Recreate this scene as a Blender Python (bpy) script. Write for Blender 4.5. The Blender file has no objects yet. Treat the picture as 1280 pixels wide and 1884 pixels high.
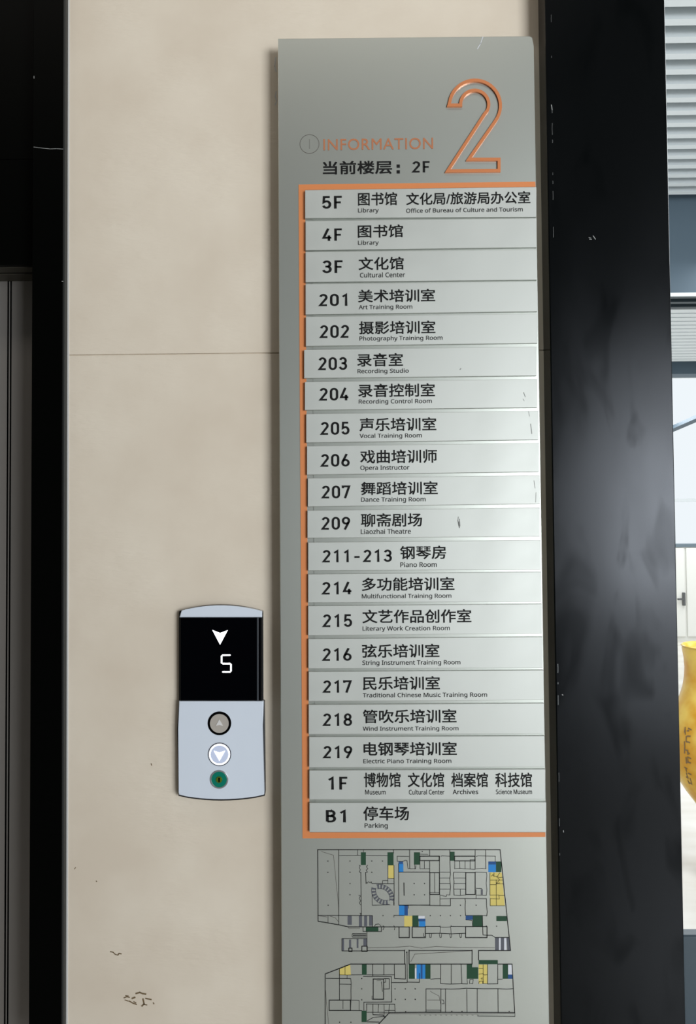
import bpy, bmesh, math, random
from mathutils import Vector, Matrix, Euler

random.seed(4)
SC = bpy.context.scene
COL = SC.collection

# ------------------------------------------------------------------ camera
D, H, F = 1.225, 1.46, 1361.0            # distance to the wall, lens height, focal length in px
PITCH, YAW, ROLL = 0.0279, 0.012, -0.0080
cam = bpy.data.cameras.new('camera')
cam.sensor_width = 36.0
cam.lens = 36.0 * F / 1884.0
cam.clip_start = 0.05
cam_o = bpy.data.objects.new('camera', cam)
COL.objects.link(cam_o)
ROT = (Matrix.Rotation(YAW, 3, 'Z') @ Matrix.Rotation(math.pi / 2 + PITCH, 3, 'X') @ Matrix.Rotation(ROLL, 3, 'Z'))
CAM = Vector((0, -D, H))
cam_o.matrix_world = Matrix.Translation(CAM) @ ROT.to_4x4()
SC.camera = cam_o

# ------------------------------------------------------------------ look
SC.view_settings.view_transform = 'Standard'
SC.view_settings.look = 'None'
SC.view_settings.gamma = 1.0
SC.view_settings.use_curve_mapping = False
SC.view_settings.exposure = 0.30
SC.cycles.use_denoising = True
SC.cycles.max_bounces = 8

# ------------------------------------------------------------------ light
w = bpy.data.worlds.new('daylight')
SC.world = w
w.use_nodes = True
bg = w.node_tree.nodes['Background']
bg.inputs['Color'].default_value = (0.86, 0.92, 0.96, 1)
bg.inputs['Strength'].default_value = 0.82


def area(name, loc, rot, sx, sy, power, color=(1, 1, 1)):
    l = bpy.data.lights.new(name, 'AREA')
    l.shape = 'RECTANGLE'
    l.size, l.size_y, l.energy, l.color = sx, sy, power, color
    o = bpy.data.objects.new(name, l)
    o.location = loc
    o.rotation_euler = rot
    COL.objects.link(o)
    return o


PI = math.pi
# daylight through the window in the wall behind the photographer (faces +Y)
# (full-height glazing: three strips, graded weaker above and below to soften its reflection in the column)
area('window_daylight', (2.7, -3.93, 1.55), (PI / 2, 0, 0), 2.0, 1.1, 128, (0.93, 0.97, 1.0))
area('window_daylight', (2.7, -3.93, 2.40), (PI / 2, 0, 0), 2.0, 0.6, 22, (0.93, 0.97, 1.0))
area('window_daylight', (2.7, -3.93, 0.54), (PI / 2, 0, 0), 2.0, 0.9, 19, (0.93, 0.97, 1.0))
# lobby ceiling lamp panel, above and behind the photographer
area('lobby_lamp_light', (-0.5, -0.75, 3.13), (0, 0, 0), 2.2, 0.3, 5, (1.0, 0.93, 0.84))
# hall beyond the column: ceiling lamps and one added fill
area('hall_area_light', (3.2, 3.4, 2.9), (0, 0, 0), 2.6, 2.6, 72, (0.95, 0.98, 1.0))
area('hall_area_light', (2.6, 0.75, 2.95), (0, 0, 0), 3.0, 1.0, 80, (0.95, 0.98, 1.0))  # unseen added fill: its floor bounce brightens the slat undersides
area('hall_area_light', (4.4, 7.4, 2.9), (0, 0, 0), 3.0, 2.4, 100, (0.95, 0.98, 1.0))


# ------------------------------------------------------------------ helpers
def ray(x, y):
    return ROT @ Vector(((x - 640.0) / F, -(y - 942.0) / F, -1.0))


def W(x, y, Y):
    """point seen at photo pixel (x, y) on the upright plane at world Y"""
    r = ray(x, y)
    return CAM + r * ((Y - CAM.y) / r.y)


def srgb(r, g, b):
    f = lambda c: (c / 255 / 12.92) if c / 255 <= 0.04045 else ((c / 255 + 0.055) / 1.055) ** 2.4
    return (f(r), f(g), f(b), 1)


def mat(name, col, rough=0.5, metal=0.0, spec=0.5, emit=None, strength=0, coat=0):
    m = bpy.data.materials.new(name)
    m.use_nodes = True
    b = m.node_tree.nodes['Principled BSDF']
    b.inputs['Base Color'].default_value = col if len(col) == 4 else (*col, 1)
    b.inputs['Roughness'].default_value = rough
    b.inputs['Metallic'].default_value = metal
    b.inputs['Specular IOR Level'].default_value = spec
    b.inputs['Coat Weight'].default_value = coat
    if emit:
        b.inputs['Emission Color'].default_value = (*emit, 1)
        b.inputs['Emission Strength'].default_value = strength
    return m


def noise_color(m, c1, c2, scale, detail=4, lo=0.35, hi=0.65, stretch=(1, 1, 1)):
    nt = m.node_tree
    b = nt.nodes['Principled BSDF']
    tc = nt.nodes.new('ShaderNodeTexCoord')
    mp = nt.nodes.new('ShaderNodeMapping')
    mp.inputs['Scale'].default_value = stretch
    n = nt.nodes.new('ShaderNodeTexNoise')
    n.inputs['Scale'].default_value = scale
    n.inputs['Detail'].default_value = detail
    r = nt.nodes.new('ShaderNodeValToRGB')
    r.color_ramp.elements[0].position, r.color_ramp.elements[1].position = lo, hi
    r.color_ramp.elements[0].color, r.color_ramp.elements[1].color = c1, c2
    nt.links.new(tc.outputs['Object'], mp.inputs['Vector'])
    nt.links.new(mp.outputs['Vector'], n.inputs['Vector'])
    nt.links.new(n.outputs['Fac'], r.inputs['Fac'])
    nt.links.new(r.outputs['Color'], b.inputs['Base Color'])
    return mp


def noise_rough(m, lo, hi, scale, stretch=(1, 1, 1), p0=0.4, p1=0.7):
    nt = m.node_tree
    b = nt.nodes['Principled BSDF']
    tc = nt.nodes.new('ShaderNodeTexCoord')
    mp = nt.nodes.new('ShaderNodeMapping')
    mp.inputs['Scale'].default_value = stretch
    n = nt.nodes.new('ShaderNodeTexNoise')
    n.inputs['Scale'].default_value = scale
    n.inputs['Detail'].default_value = 3
    r = nt.nodes.new('ShaderNodeMapRange')
    r.inputs['From Min'].default_value, r.inputs['From Max'].default_value = p0, p1
    r.inputs['To Min'].default_value, r.inputs['To Max'].default_value = lo, hi
    nt.links.new(tc.outputs['Object'], mp.inputs['Vector'])
    nt.links.new(mp.outputs['Vector'], n.inputs['Vector'])
    nt.links.new(n.outputs['Fac'], r.inputs['Value'])
    nt.links.new(r.outputs['Result'], b.inputs['Roughness'])


def bump(m, scale, strength, dist=0.001, stretch=(1, 1, 1), detail=4):
    nt = m.node_tree
    b = nt.nodes['Principled BSDF']
    tc = nt.nodes.new('ShaderNodeTexCoord')
    mp = nt.nodes.new('ShaderNodeMapping')
    mp.inputs['Scale'].default_value = stretch
    n = nt.nodes.new('ShaderNodeTexNoise')
    n.inputs['Scale'].default_value = scale
    n.inputs['Detail'].default_value = detail
    bp = nt.nodes.new('ShaderNodeBump')
    bp.inputs['Strength'].default_value = strength
    bp.inputs['Distance'].default_value = dist
    nt.links.new(tc.outputs['Object'], mp.inputs['Vector'])
    nt.links.new(mp.outputs['Vector'], n.inputs['Vector'])
    nt.links.new(n.outputs['Fac'], bp.inputs['Height'])
    nt.links.new(bp.outputs['Normal'], b.inputs['Normal'])


WO = {}          # world origin of every object made here


def link(name, bm, m, parent=None, origin=None, smooth=False):
    """one bmesh in world coordinates -> one mesh object with its own origin"""
    if origin is None:
        vs = [v.co for v in bm.verts]
        lo = Vector((min(v[i] for v in vs) for i in range(3)))
        hi = Vector((max(v[i] for v in vs) for i in range(3)))
        origin = (lo + hi) / 2
    origin = Vector(origin)
    for v in bm.verts:
        v.co -= origin
    me = bpy.data.meshes.new(name)
    bm.to_mesh(me)
    bm.free()
    if smooth:
        for p in me.polygons:
            p.use_smooth = True
    me.materials.append(m)
    o = bpy.data.objects.new(name, me)
    COL.objects.link(o)
    o.location = origin - (WO[parent.name] if parent else Vector())
    if parent:
        o.parent = parent
    WO[o.name] = origin
    return o


def empty(name, loc, label, cat, group=None):
    o = bpy.data.objects.new(name, None)
    o.empty_display_size = 0.05
    COL.objects.link(o)
    o.location = loc
    WO[o.name] = Vector(loc)
    return tag(o, label, cat, group)


def tag(o, label, cat, group=None):
    o['label'] = label
    o['category'] = cat
    if group:
        o['group'] = group
    return o


def struct(o):
    o['kind'] = 'structure'
    return o


def prism(bm, pts, back, bevel=0.0, seg=2):
    """polygon of world points (front face) extruded to world Y = back; front rim bevelled"""
    pts = [Vector(p) for p in pts]
    a = sum((pts[i].x * pts[(i + 1) % len(pts)].z - pts[(i + 1) % len(pts)].x * pts[i].z) for i in range(len(pts)))
    if a < 0:
        pts.reverse()
    f = [bm.verts.new(p) for p in pts]
    k = [bm.verts.new((p.x, back, p.z)) for p in pts]
    front = bm.faces.new(f)
    bm.faces.new(list(reversed(k)))
    n = len(pts)
    for i in range(n):
        j = (i + 1) % n
        bm.faces.new((f[j], f[i], k[i], k[j]))
    if bevel:
        bmesh.ops.bevel(bm, geom=list(front.edges), offset=bevel, segments=seg, affect='EDGES', profile=0.5)
    return bm


def slab(name, px, Y, back, m, parent=None, bevel=0.0, seg=2, smooth=False):
    bm = bmesh.new()
    prism(bm, [W(x, y, Y) for x, y in px], back, bevel, seg)
    return link(name, bm, m, parent, smooth=smooth)


def box(bm, x0, x1, y0, y1, z0, z1, bevel=0.0):
    r = bmesh.ops.create_cube(bm, size=1)
    vs = r['verts']
    for v in vs:
        v.co = Vector(((x0 + x1) / 2 + v.co.x * (x1 - x0), (y0 + y1) / 2 + v.co.y * (y1 - y0), (z0 + z1) / 2 + v.co.z * (z1 - z0)))
    if bevel:
        es = list({e for v in vs for e in v.link_edges})
        bmesh.ops.bevel(bm, geom=es, offset=bevel, segments=2, affect='EDGES')
    return bm


def boxes(name, m, lst, parent=None, bevel=0.0):
    bm = bmesh.new()
    for b in lst:
        box(bm, *b, bevel=bevel)
    return link(name, bm, m, parent)


def flat(bm, pts, Y):
    """flat printed polygon from photo pixels on the plane Y"""
    ps = [W(x, y, Y) for x, y in pts]
    a = sum((ps[i].x * ps[(i + 1) % len(ps)].z - ps[(i + 1) % len(ps)].x * ps[i].z) for i in range(len(ps)))
    if a < 0:
        ps.reverse()
    bm.faces.new([bm.verts.new(p) for p in ps])


def stroke_px(bm, pts, wd, Y):
    for (x0, y0), (x1, y1) in zip(pts, pts[1:]):
        dx, dy = x1 - x0, y1 - y0
        l = math.hypot(dx, dy) or 1
        ex, ey = dx / l * wd * .35, dy / l * wd * .35
        nx, ny = -dy / l * wd / 2, dx / l * wd / 2
        flat(bm, [(x0 - ex + nx, y0 - ey + ny), (x1 + ex + nx, y1 + ey + ny), (x1 + ex - nx, y1 + ey - ny), (x0 - ex - nx, y0 - ey - ny)], Y)


def disc(bm, c, r, y0, y1, n=40, bevel=0.0, ri=0.0):
    """disc or ring facing the photographer, centre c (x, z), from y0 (front) to y1"""
    cx, cz = c
    fo = [bm.verts.new((cx + r * math.cos(2 * PI * i / n), y0, cz + r * math.sin(2 * PI * i / n))) for i in range(n)]
    bo = [bm.verts.new((v.co.x, y1, v.co.z)) for v in fo]
    for i in range(n):
        j = (i + 1) % n
        bm.faces.new((fo[j], fo[i], bo[i], bo[j]))
    if ri:
        fi = [bm.verts.new((cx + ri * math.cos(2 * PI * i / n), y0, cz + ri * math.sin(2 * PI * i / n))) for i in range(n)]
        bi = [bm.verts.new((v.co.x, y1, v.co.z)) for v in fi]
        es = []
        for i in range(n):
            j = (i + 1) % n
            f = bm.faces.new((fo[i], fo[j], fi[j], fi[i]))
            bm.faces.new((fi[i], fi[j], bi[j], bi[i]))
            bm.faces.new((bo[j], bo[i], bi[i], bi[j]))
            es += [bm.edges.get((fo[i], fo[j])), bm.edges.get((fi[i], fi[j]))]
    else:
        f = bm.faces.new(fo)
        bm.faces.new(list(reversed(bo)))
        es = list(f.edges)
    if bevel:
        bmesh.ops.bevel(bm, geom=es, offset=bevel, segments=2, affect='EDGES')
    return bm


def slope(y):
    return -0.0078 + 8.8e-6 * (y - 980)


def lettering(name, body, bb, Y, m, parent, weight=0.0, depth=0.00035, spacing=1.0, label=None, fat=0.0, plain=False):
    """text fitted to the pixel box bb on the plane Y, raised by depth"""
    x0, y0, x1, y1 = bb
    body = body if plain else ''.join(chr(0x1D5A0 + ord(c) - 65) if 'A' <= c <= 'Z' else chr(0x1D5BA + ord(c) - 97) if 'a' <= c <= 'z' else c for c in body)
    cu = bpy.data.curves.new('text', 'FONT')
    cu.body = body
    cu.size = 1
    cu.offset = weight
    cu.extrude = 0.5
    cu.resolution_u = 4
    cu.space_character = spacing
    to = bpy.data.objects.new('text', cu)
    COL.objects.link(to)
    bpy.context.view_layer.update()
    me = bpy.data.meshes.new_from_object(to.evaluated_get(bpy.context.evaluated_depsgraph_get()))
    bpy.data.objects.remove(to)
    bpy.data.curves.remove(cu)
    bm = bmesh.new()
    if fat:                              # heavier stroke: the same outline laid over itself, shifted by a hair
        for i, (sx, sy) in enumerate(((1, 1), (-1, 1), (1, -1), (-1, -1))):
            me.transform(Matrix.Translation((sx * fat, sy * fat, i * .02)))
            bm.from_mesh(me)
            me.transform(Matrix.Translation((-sx * fat, -sy * fat, -i * .02)))
    else:
        bm.from_mesh(me)
    bpy.data.meshes.remove(me)
    xs = [v.co.x for v in bm.verts]
    ys = [v.co.y for v in bm.verts]
    a, b, c, d = min(xs), max(xs), min(ys), max(ys)
    xc, yc = (x0 + x1) / 2, (y0 + y1) / 2
    ctr = W(xc, yc, Y)
    k = (W(xc + 50, yc, Y) - W(xc - 50, yc, Y)).length / 100
    ww = (x1 - x0) * k
    hh = ((y1 - y0) - abs(slope(yc)) * (x1 - x0)) * k
    for v in bm.verts:
        v.co = Vector((ctr.x + ((v.co.x - a) / (b - a) - .5) * ww, Y - (v.co.z + .5) * depth, ctr.z + ((v.co.y - c) / (d - c) - .5) * hh))
    o = link(name, bm, m, parent)
    if label:
        o['label'] = label
    return o


def arc(cx, cy, rx, ry, a0, a1, n=10):
    return [(cx + rx * math.cos(math.radians(a0 + (a1 - a0) * i / n)), cy + ry * math.sin(math.radians(a0 + (a1 - a0) * i / n))) for i in range(n + 1)]


# narrow technical numerals as centre lines in a cell 0.52 wide, 1 high (y up)
_h = 0.07
GLYPH = {
    '0': [arc(.26, .70, .19, .23, 180, 0) + arc(.26, .30, .19, .23, 0, -180) + [(.07, .70)]],
    '1': [[(.10, .76), (.30, .93), (.30, 0)]],
    '2': [arc(.26, .715, .18, .215, 165, -28) + [(.065, .07), (.47, .07)]],
    '3': [arc(.25, .72, .18, .21, 160, -90), arc(.25, .30, .20, .23, 90, -165), [(.17, .525), (.27, .525)]],
    '4': [[(.32, 1.0), (.05, .25), (.50, .25)], [(.36, .44), (.36, 0)]],
    '5': [[(.44, .93), (.12, .93), (.09, .50)] + arc(.255, .33, .195, .26, 128, -160)],
    '6': [arc(.26, .30, .195, .23, 0, 360, 20), [(.34, 1.0), (.09, .42)]],
    '7': [[(.05, .80), (.05, .93), (.45, .93), (.18, 0)]],
    '8': [arc(.26, .725, .165, .205, 0, 360, 18), arc(.26, .29, .20, .225, 0, 360, 20)],
    '9': [arc(.26, .70, .195, .23, 0, 360, 20), [(.18, 0), (.43, .58)]],
    'F': [[(.46, .93), (.09, .93), (.09, 0)], [(.09, .49), (.40, .49)]],
    'B': [[(.09, .07), (.09, .93), (.27, .93)] + arc(.27, .725, .165, .205, 90, -90) + [(.09, .52)], [(.09, .52), (.27, .52)] + arc(.27, .295, .19, .225, 90, -90) + [(.09, .07)]],
    '-': [[(.08, .42), (.42, .42)]],
}


def numerals(name, body, bb, Y, m, parent, label=None, wd=0.148, depth=0.00035):
    """numbers drawn with an even stroke, fitted to the pixel box bb"""
    x0, y0, x1, y1 = bb
    adv = 0.66
    strokes = []
    for i, ch in enumerate(body):
        strokes += [[(x + i * adv, y) for x, y in st] for st in GLYPH[ch]]
    quads = []
    for st in strokes:
        n = len(st)
        closed = (Vector(st[0]) - Vector(st[-1])).length < 1e-4
        L_, R_ = [], []
        for i in range(n):
            p = Vector(st[i])
            a = Vector(st[i - 1]) if i else (Vector(st[-2]) if closed else None)
            b = Vector(st[i + 1]) if i < n - 1 else (Vector(st[1]) if closed else None)
            u = (p - a).normalized() if a is not None else (b - p).normalized()
            v = (b - p).normalized() if b is not None else u
            mm = Vector((-u.y - v.y, u.x + v.x))
            mm = mm.normalized() if mm.length > 1e-4 else Vector((-u.y, u.x))
            s = min(1.9, 1 / max(.4, mm.dot(Vector((-u.y, u.x)))))
            L_.append(p + mm * wd / 2 * s)
            R_.append(p - mm * wd / 2 * s)
        for i in range(n - 1):
            quads.append((L_[i], L_[i + 1], R_[i + 1], R_[i]))
    xs = [q.x for f in quads for q in f]
    ys = [q.y for f in quads for q in f]
    a, b, c, d = min(xs), max(xs), min(min(ys), 0), max(ys)
    xc, yc = (x0 + x1) / 2, (y0 + y1) / 2
    ct = W(xc, yc, Y)
    k = (W(xc + 50, yc, Y) - W(xc - 50, yc, Y)).length / 100
    ww, hh = (x1 - x0) * k, ((y1 - y0) - abs(slope(yc)) * (x1 - x0)) * k
    bm = bmesh.new()
    for f in quads:
        fs = [Vector((ct.x + ((q.x - a) / (b - a) - .5) * ww, Y - depth, ct.z + ((q.y - c) / (d - c) - .5) * hh)) for q in f]
        prism(bm, fs, Y)
    o = link(name, bm, m, parent)
    if label:
        o['label'] = label
    return o


# ------------------------------------------------------------------ materials
M_wall = mat('beige_stone_tile', srgb(196, 184, 168), 0.55, spec=0.3)
noise_color(M_wall, srgb(213, 200, 182), srgb(224, 213, 196), 7, 6, 0.3, 0.7)
bump(M_wall, 85, 0.30, 0.0022, (0.6, 1, 1.7), 3)
_nt = M_wall.node_tree                       # the trowelled texture comes and goes in patches
_n, _r = _nt.nodes.new('ShaderNodeTexNoise'), _nt.nodes.new('ShaderNodeMapRange')
_n.inputs['Scale'].default_value, _n.inputs['Detail'].default_value = 6.5, 3
_r.inputs['From Min'].default_value, _r.inputs['From Max'].default_value = 0.45, 0.68
_r.inputs['To Min'].default_value, _r.inputs['To Max'].default_value = 0.04, 0.55
_nt.links.new([n for n in _nt.nodes if n.type == 'TEX_COORD'][0].outputs['Object'], _n.inputs['Vector'])
_nt.links.new(_n.outputs['Fac'], _r.inputs['Value'])
_nt.links.new(_r.outputs['Result'], [n for n in _nt.nodes if n.type == 'BUMP'][0].inputs['Strength'])
M_black = mat('black_stone', (0.0008, 0.001, 0.0008), 0.4, spec=0.05)
M_jambedge = mat('dark_grey_edge', srgb(44, 45, 44), 0.5, spec=0.3)
M_column = mat('black_gloss_cladding', (0.0009, 0.0014, 0.0015), 0.3, spec=0.2)
M_column.node_tree.nodes['Principled BSDF'].inputs['Specular Tint'].default_value = (0.88, 0.92, 1.0, 1)
noise_rough(M_column, 0.18, 0.25, 4.5, (1.6, 1, 0.7), 0.35, 0.65)
# hand smears: patches where the polish is dulled
_nt = M_column.node_tree
_tc, _mp, _n, _r = (_nt.nodes.new(t) for t in ('ShaderNodeTexCoord', 'ShaderNodeMapping', 'ShaderNodeTexNoise', 'ShaderNodeMapRange'))
_mp.inputs['Scale'].default_value = (2.2, 1, 0.9)
_n.inputs['Scale'].default_value, _n.inputs['Detail'].default_value, _n.inputs['Distortion'].default_value = 7.0, 2.5, 0.8
_r.inputs['From Min'].default_value, _r.inputs['From Max'].default_value = 0.30, 0.46
_r.inputs['To Min'].default_value, _r.inputs['To Max'].default_value = 0.12, 0.2
_nt.links.new(_tc.outputs['Object'], _mp.inputs['Vector'])
_nt.links.new(_mp.outputs['Vector'], _n.inputs['Vector'])
_nt.links.new(_n.outputs['Fac'], _r.inputs['Value'])
_nt.links.new(_r.outputs['Result'], _nt.nodes['Principled BSDF'].inputs['Specular IOR Level'])
M_pale = mat('pale_grey', srgb(200, 198, 194), 0.5)
M_steel = mat('brushed_steel', srgb(158, 153, 148), 0.45, 0.55)
bump(M_steel, 120, 0.04, 0.001, (1, 1, 0.02))
M_soffit = mat('dark_bronze', srgb(84, 80, 70), 0.5, 0.6)
M_gap = mat('black_gap', (0.002, 0.002, 0.002), 0.9, spec=0.0)
M_board = mat('silver_sign_paint', srgb(206, 210, 203), 0.37, 0.82)
bump(M_board, 260, 0.03, 0.0005)
M_plate = mat('satin_aluminium', srgb(197, 200, 195), 0.52, 0.45)
noise_rough(M_plate, 0.47, 0.55, 16, (1, 1, 1))
bump(M_plate, 300, 0.04, 0.0004, (0.06, 1, 1))
M_orange = mat('orange_paint', srgb(214, 132, 78), 0.5)
M_copper = mat('copper_line', srgb(222, 140, 92), 0.35, 0.35)
M_worn = mat('worn_copper_print', srgb(176, 112, 76), 0.7)
M_ink = mat('black_ink', (0.006, 0.006, 0.006), 0.6, spec=0.2)
M_fade = mat('faded_grey_print', srgb(92, 88, 82), 0.6)
M_dirt = mat('grey_smudge', srgb(128, 130, 127), 0.6)
M_film = mat('blue_white_film', srgb(213, 221, 232), 0.32, 0.0, 0.5)
bump(M_film, 38, 0.16, 0.0015, (1, 1, 0.5), 2)
M_housing = mat('black_plastic', (0.012, 0.012, 0.013), 0.35)
M_screen = mat('black_display_glass', (0.0006, 0.0008, 0.0016), 0.10, spec=0.12)
M_highlight = mat('grey_display_highlight', srgb(64, 68, 74), 0.3)
M_led = mat('white_display_light', (1, 1, 1), 0.5, emit=(0.93, 0.96, 1.0), strength=1.7)
M_btn = mat('grey_button_metal', srgb(186, 179, 170), 0.4, 0.2)
M_btnlit = mat('bluish_button_face', srgb(170, 178, 198), 0.4, emit=(0.6, 0.68, 0.9), strength=0.25)
M_btnmark = mat('pale_button_arrow', srgb(214, 212, 210), 0.5)
M_green = mat('green_lock_film', srgb(8, 134, 112), 0.3, 0.3)
M_chrome = mat('chrome', srgb(222, 226, 228), 0.28, 0.85)
M_brass = mat('yellow_green_brass', srgb(140, 170, 60), 0.25, 0.8)
M_zgreen = mat('dark_green_print', srgb(12, 62, 36), 0.6)
M_zblue = mat('blue_print', srgb(30, 124, 196), 0.5)
M_znavy = mat('navy_print', srgb(24, 72, 128), 0.5)
M_zyel = mat('yellow_print', srgb(206, 188, 104), 0.6)
M_zgrey = mat('grey_print', srgb(84, 86, 94), 0.5)
M_zwhite = mat('white_print', srgb(206, 208, 214), 0.6)
M_chip = mat('pale_chip', srgb(150, 152, 150), 0.6)
M_scuff = mat('brown_scuff', srgb(116, 98, 74), 0.8, spec=0.1)
M_slat = mat('white_slat', srgb(222, 228, 230), 0.5, spec=0.3)
M_slatdark = mat('blue_grey_slat', srgb(92, 106, 114), 0.5)
M_beam = mat('blue_grey_beam', srgb(82, 98, 110), 0.5, spec=0.3)
M_void = mat('dark_ceiling_void', srgb(40, 46, 48), 0.9)
M_slatgrey = mat('dark_slat', srgb(50, 62, 68), 0.5)
M_white = mat('white_paint', srgb(226, 230, 230), 0.6)
M_parapet = mat('blue_grey_panel', srgb(44, 60, 70), 0.35)
M_cab = mat('pale_cabinet', srgb(214, 214, 208), 0.5)
M_handle = mat('dark_handle', srgb(96, 98, 98), 0.4, 0.5)
M_floor = mat('pale_floor', srgb(196, 192, 182), 0.35)
noise_color(M_floor, srgb(182, 176, 164), srgb(206, 204, 198), 3.0, 6, 0.3, 0.7, (0.5, 1.6, 1))
bump(M_floor, 60, 0.06, 0.001)
M_lobbyfloor = mat('grey_stone_floor', srgb(120, 116, 110), 0.3)
noise_color(M_lobbyfloor, srgb(152, 148, 142), srgb(170, 166, 160), 6)
M_back = mat('lobby_paint', srgb(92, 90, 86), 0.7)
M_ceil = mat('lobby_ceiling_paint', srgb(70, 69, 66), 0.8)
M_vase = mat('yellow_glaze', srgb(216, 176, 66), 0.2, spec=0.35)
noise_color(M_vase, srgb(204, 146, 22), srgb(226, 190, 84), 7.0, 3, 0.42, 0.62)
M_brown = mat('brown_brushwork', srgb(122, 92, 48), 0.4)
M_frame = mat('window_frame_paint', srgb(70, 72, 74), 0.5)

# ------------------------------------------------------------------ setting: the lift wall
# beige wall of two stone tiles with an open joint between them
zj = W(320, 651.5, 0).z
xl = W(116, 942, 0).x - 0.01
xr = W(1012, 942, 0).x + 0.02
bm = bmesh.new()
bmesh_pts = lambda x0, x1, z0, z1: [(x0, 0, z0), (x1, 0, z0), (x1, 0, z1), (x0, 0, z1)]
prism(bm, bmesh_pts(xl, xr, zj + 0.0009, 3.2), 0.12, 0.0006)
prism(bm, bmesh_pts(xl, xr, 0.0, zj - 0.0009), 0.12, 0.0006)
box(bm, xl, xr, 0.0035, 0.119, zj - 0.002, zj + 0.002)
wall = struct(link('wall_back', bm, M_wall))


def scuff(name, segs, wd, Y, m, parent, label):
    bm = bmesh.new()
    for s in segs:
        stroke_px(bm, s, wd * random.uniform(.7, 1.3), Y)
    o = link(name, bm, m, parent)
    o['label'] = label
    return o


scuff('scuff_mark', [[(203, 1751), (208, 1752), (212, 1756)], [(212, 1756), (217, 1757.5)], [(217, 1757), (219, 1754), (223, 1755)]], 2.2, -0.0003, M_scuff, wall, 'small brown scuff low on the wall')
scuff('scuff_mark', [[(228, 1836), (233, 1834), (238, 1835)], [(230, 1840), (236, 1842)], [(238, 1842), (245, 1846), (251, 1848)], [(243, 1837), (248, 1835)],
                     [(250, 1828), (257, 1826), (262, 1828), (268, 1829)], [(263, 1838), (265, 1847), (261, 1851)], [(265, 1848), (270, 1849)], [(268, 1837), (278, 1839)], [(282, 1845), (283, 1847)],
                     [(246, 1843), (250, 1845)], [(231, 1832), (236, 1832.5)]], 2.4, -0.0003, M_scuff, wall, 'larger patch of brown scuffs near the foot of the wall')
scuff('scuff_mark', [[(137, 1599), (139, 1596)], [(177, 1621), (178, 1622)], [(278, 1405), (279, 1408)]], 1.4, -0.0003, M_scuff, wall, 'tiny dark specks on the wall')
scuff('adhesive_trace', [[(507, 106), (505, 122), (508, 132)], [(508, 168), (506, 178), (509, 186), (506, 193)]], 1.8, -0.0003, M_pale, wall, 'pale glue trace beside the sign')

# pale raised strip along the wall's left edge
struct(slab('trim_1', [(121.5, -60), (128, -60), (124.5, 1940), (118, 1940)], -0.0012, 0.002, M_pale, None, 0.0006))

# black jamb beside the lift, standing proud of the wall
struct(slab('trim_2', [(61.5, -60), (116.5, -60), (112.5, 1960), (52.5, 1960)], -0.012, 0.12, M_black, None, 0.0008))
struct(slab('trim_3', [(116.7, -60), (120.6, -60), (116.6, 1960), (112.7, 1960)], -0.0118, 0.1, M_jambedge, None, 0.0006))
jamb = bpy.data.objects['trim_2']
scuff('panel_joint', [[(62, 270.5), (75, 272.2), (92, 274), (104, 273.6), (116, 274.2)]], 1.0, -0.0124, M_chip, jamb, 'thin pale joint line')
scuff('paint_chip', [[(60.5 + 2, 140), (62.6, 144)], [(114, 517.6), (116, 517.8)]], 1.3, -0.0124, M_chip, jamb, 'tiny pale chips')

# header panel above the lift opening, set back behind the jamb
hp = W(60, 487, 0.025)
hx0, hx1 = hp.x - 1.3, W(62, 487, 0.025).x + 0.03
bm = bmesh.new()
zh = W(30, 293, 0.025).z
box(bm, hx0, hx1, 0.025, 0.14, hp.z, zh - 0.0006)
box(bm, hx0, hx1, 0.025, 0.14, zh + 0.0006, 3.2)
box(bm, hx0, hx1, 0.029, 0.14, zh - 0.002, zh + 0.002)
struct(link('wall_left', bm, M_black))

# lift doors: header track, two leaves with a double shadow gap
zd = W(30, 515, 0.10).z
xs0, xs1 = W(14, 700, 0.10).x, W(19.3, 700, 0.10).x
door = bpy.data.objects.new('door_1', None)
COL.objects.link(door)
door.location = (hp.x - 0.3, 0.12, 0)
WO['door_1'] = Vector(door.location)
struct(door)
boxes('door_leaf', M_steel, [(xs1 + 0.0012, hx1, 0.10, 0.13, 0.01, zd - 0.001)], door, 0.0006)['label'] = 'narrow steel leaf beside the jamb'
boxes('door_leaf', M_steel, [(hx0, xs0 - 0.0012, 0.10, 0.13, 0.01, zd - 0.001)], door, 0.0006)['label'] = 'broad steel leaf'
boxes('meeting_strip', M_steel, [(xs0 + 0.0012, xs1 - 0.0012, 0.101, 0.128, 0.01, zd + 0.006)], door)
boxes('gap_seal', M_gap, [(xs0 - 0.0014, xs0 + 0.0014, 0.1006, 0.127, 0.0, zd), (xs1 - 0.0014, xs1 + 0.0014, 0.1006, 0.127, 0.0, zd)], door)
zt = W(30, 498, 0.062).z
boxes('header_track', M_soffit, [(hx0, hx1, 0.035, 0.060, hp.z - 0.0008, hp.z + 0.02), (hx0, hx1, 0.066, 0.099, hp.z - 0.0022, hp.z + 0.02), (hx0, hx1, 0.099, 0.135, zd + 0.001, hp.z + 0.02)], door)

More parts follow.
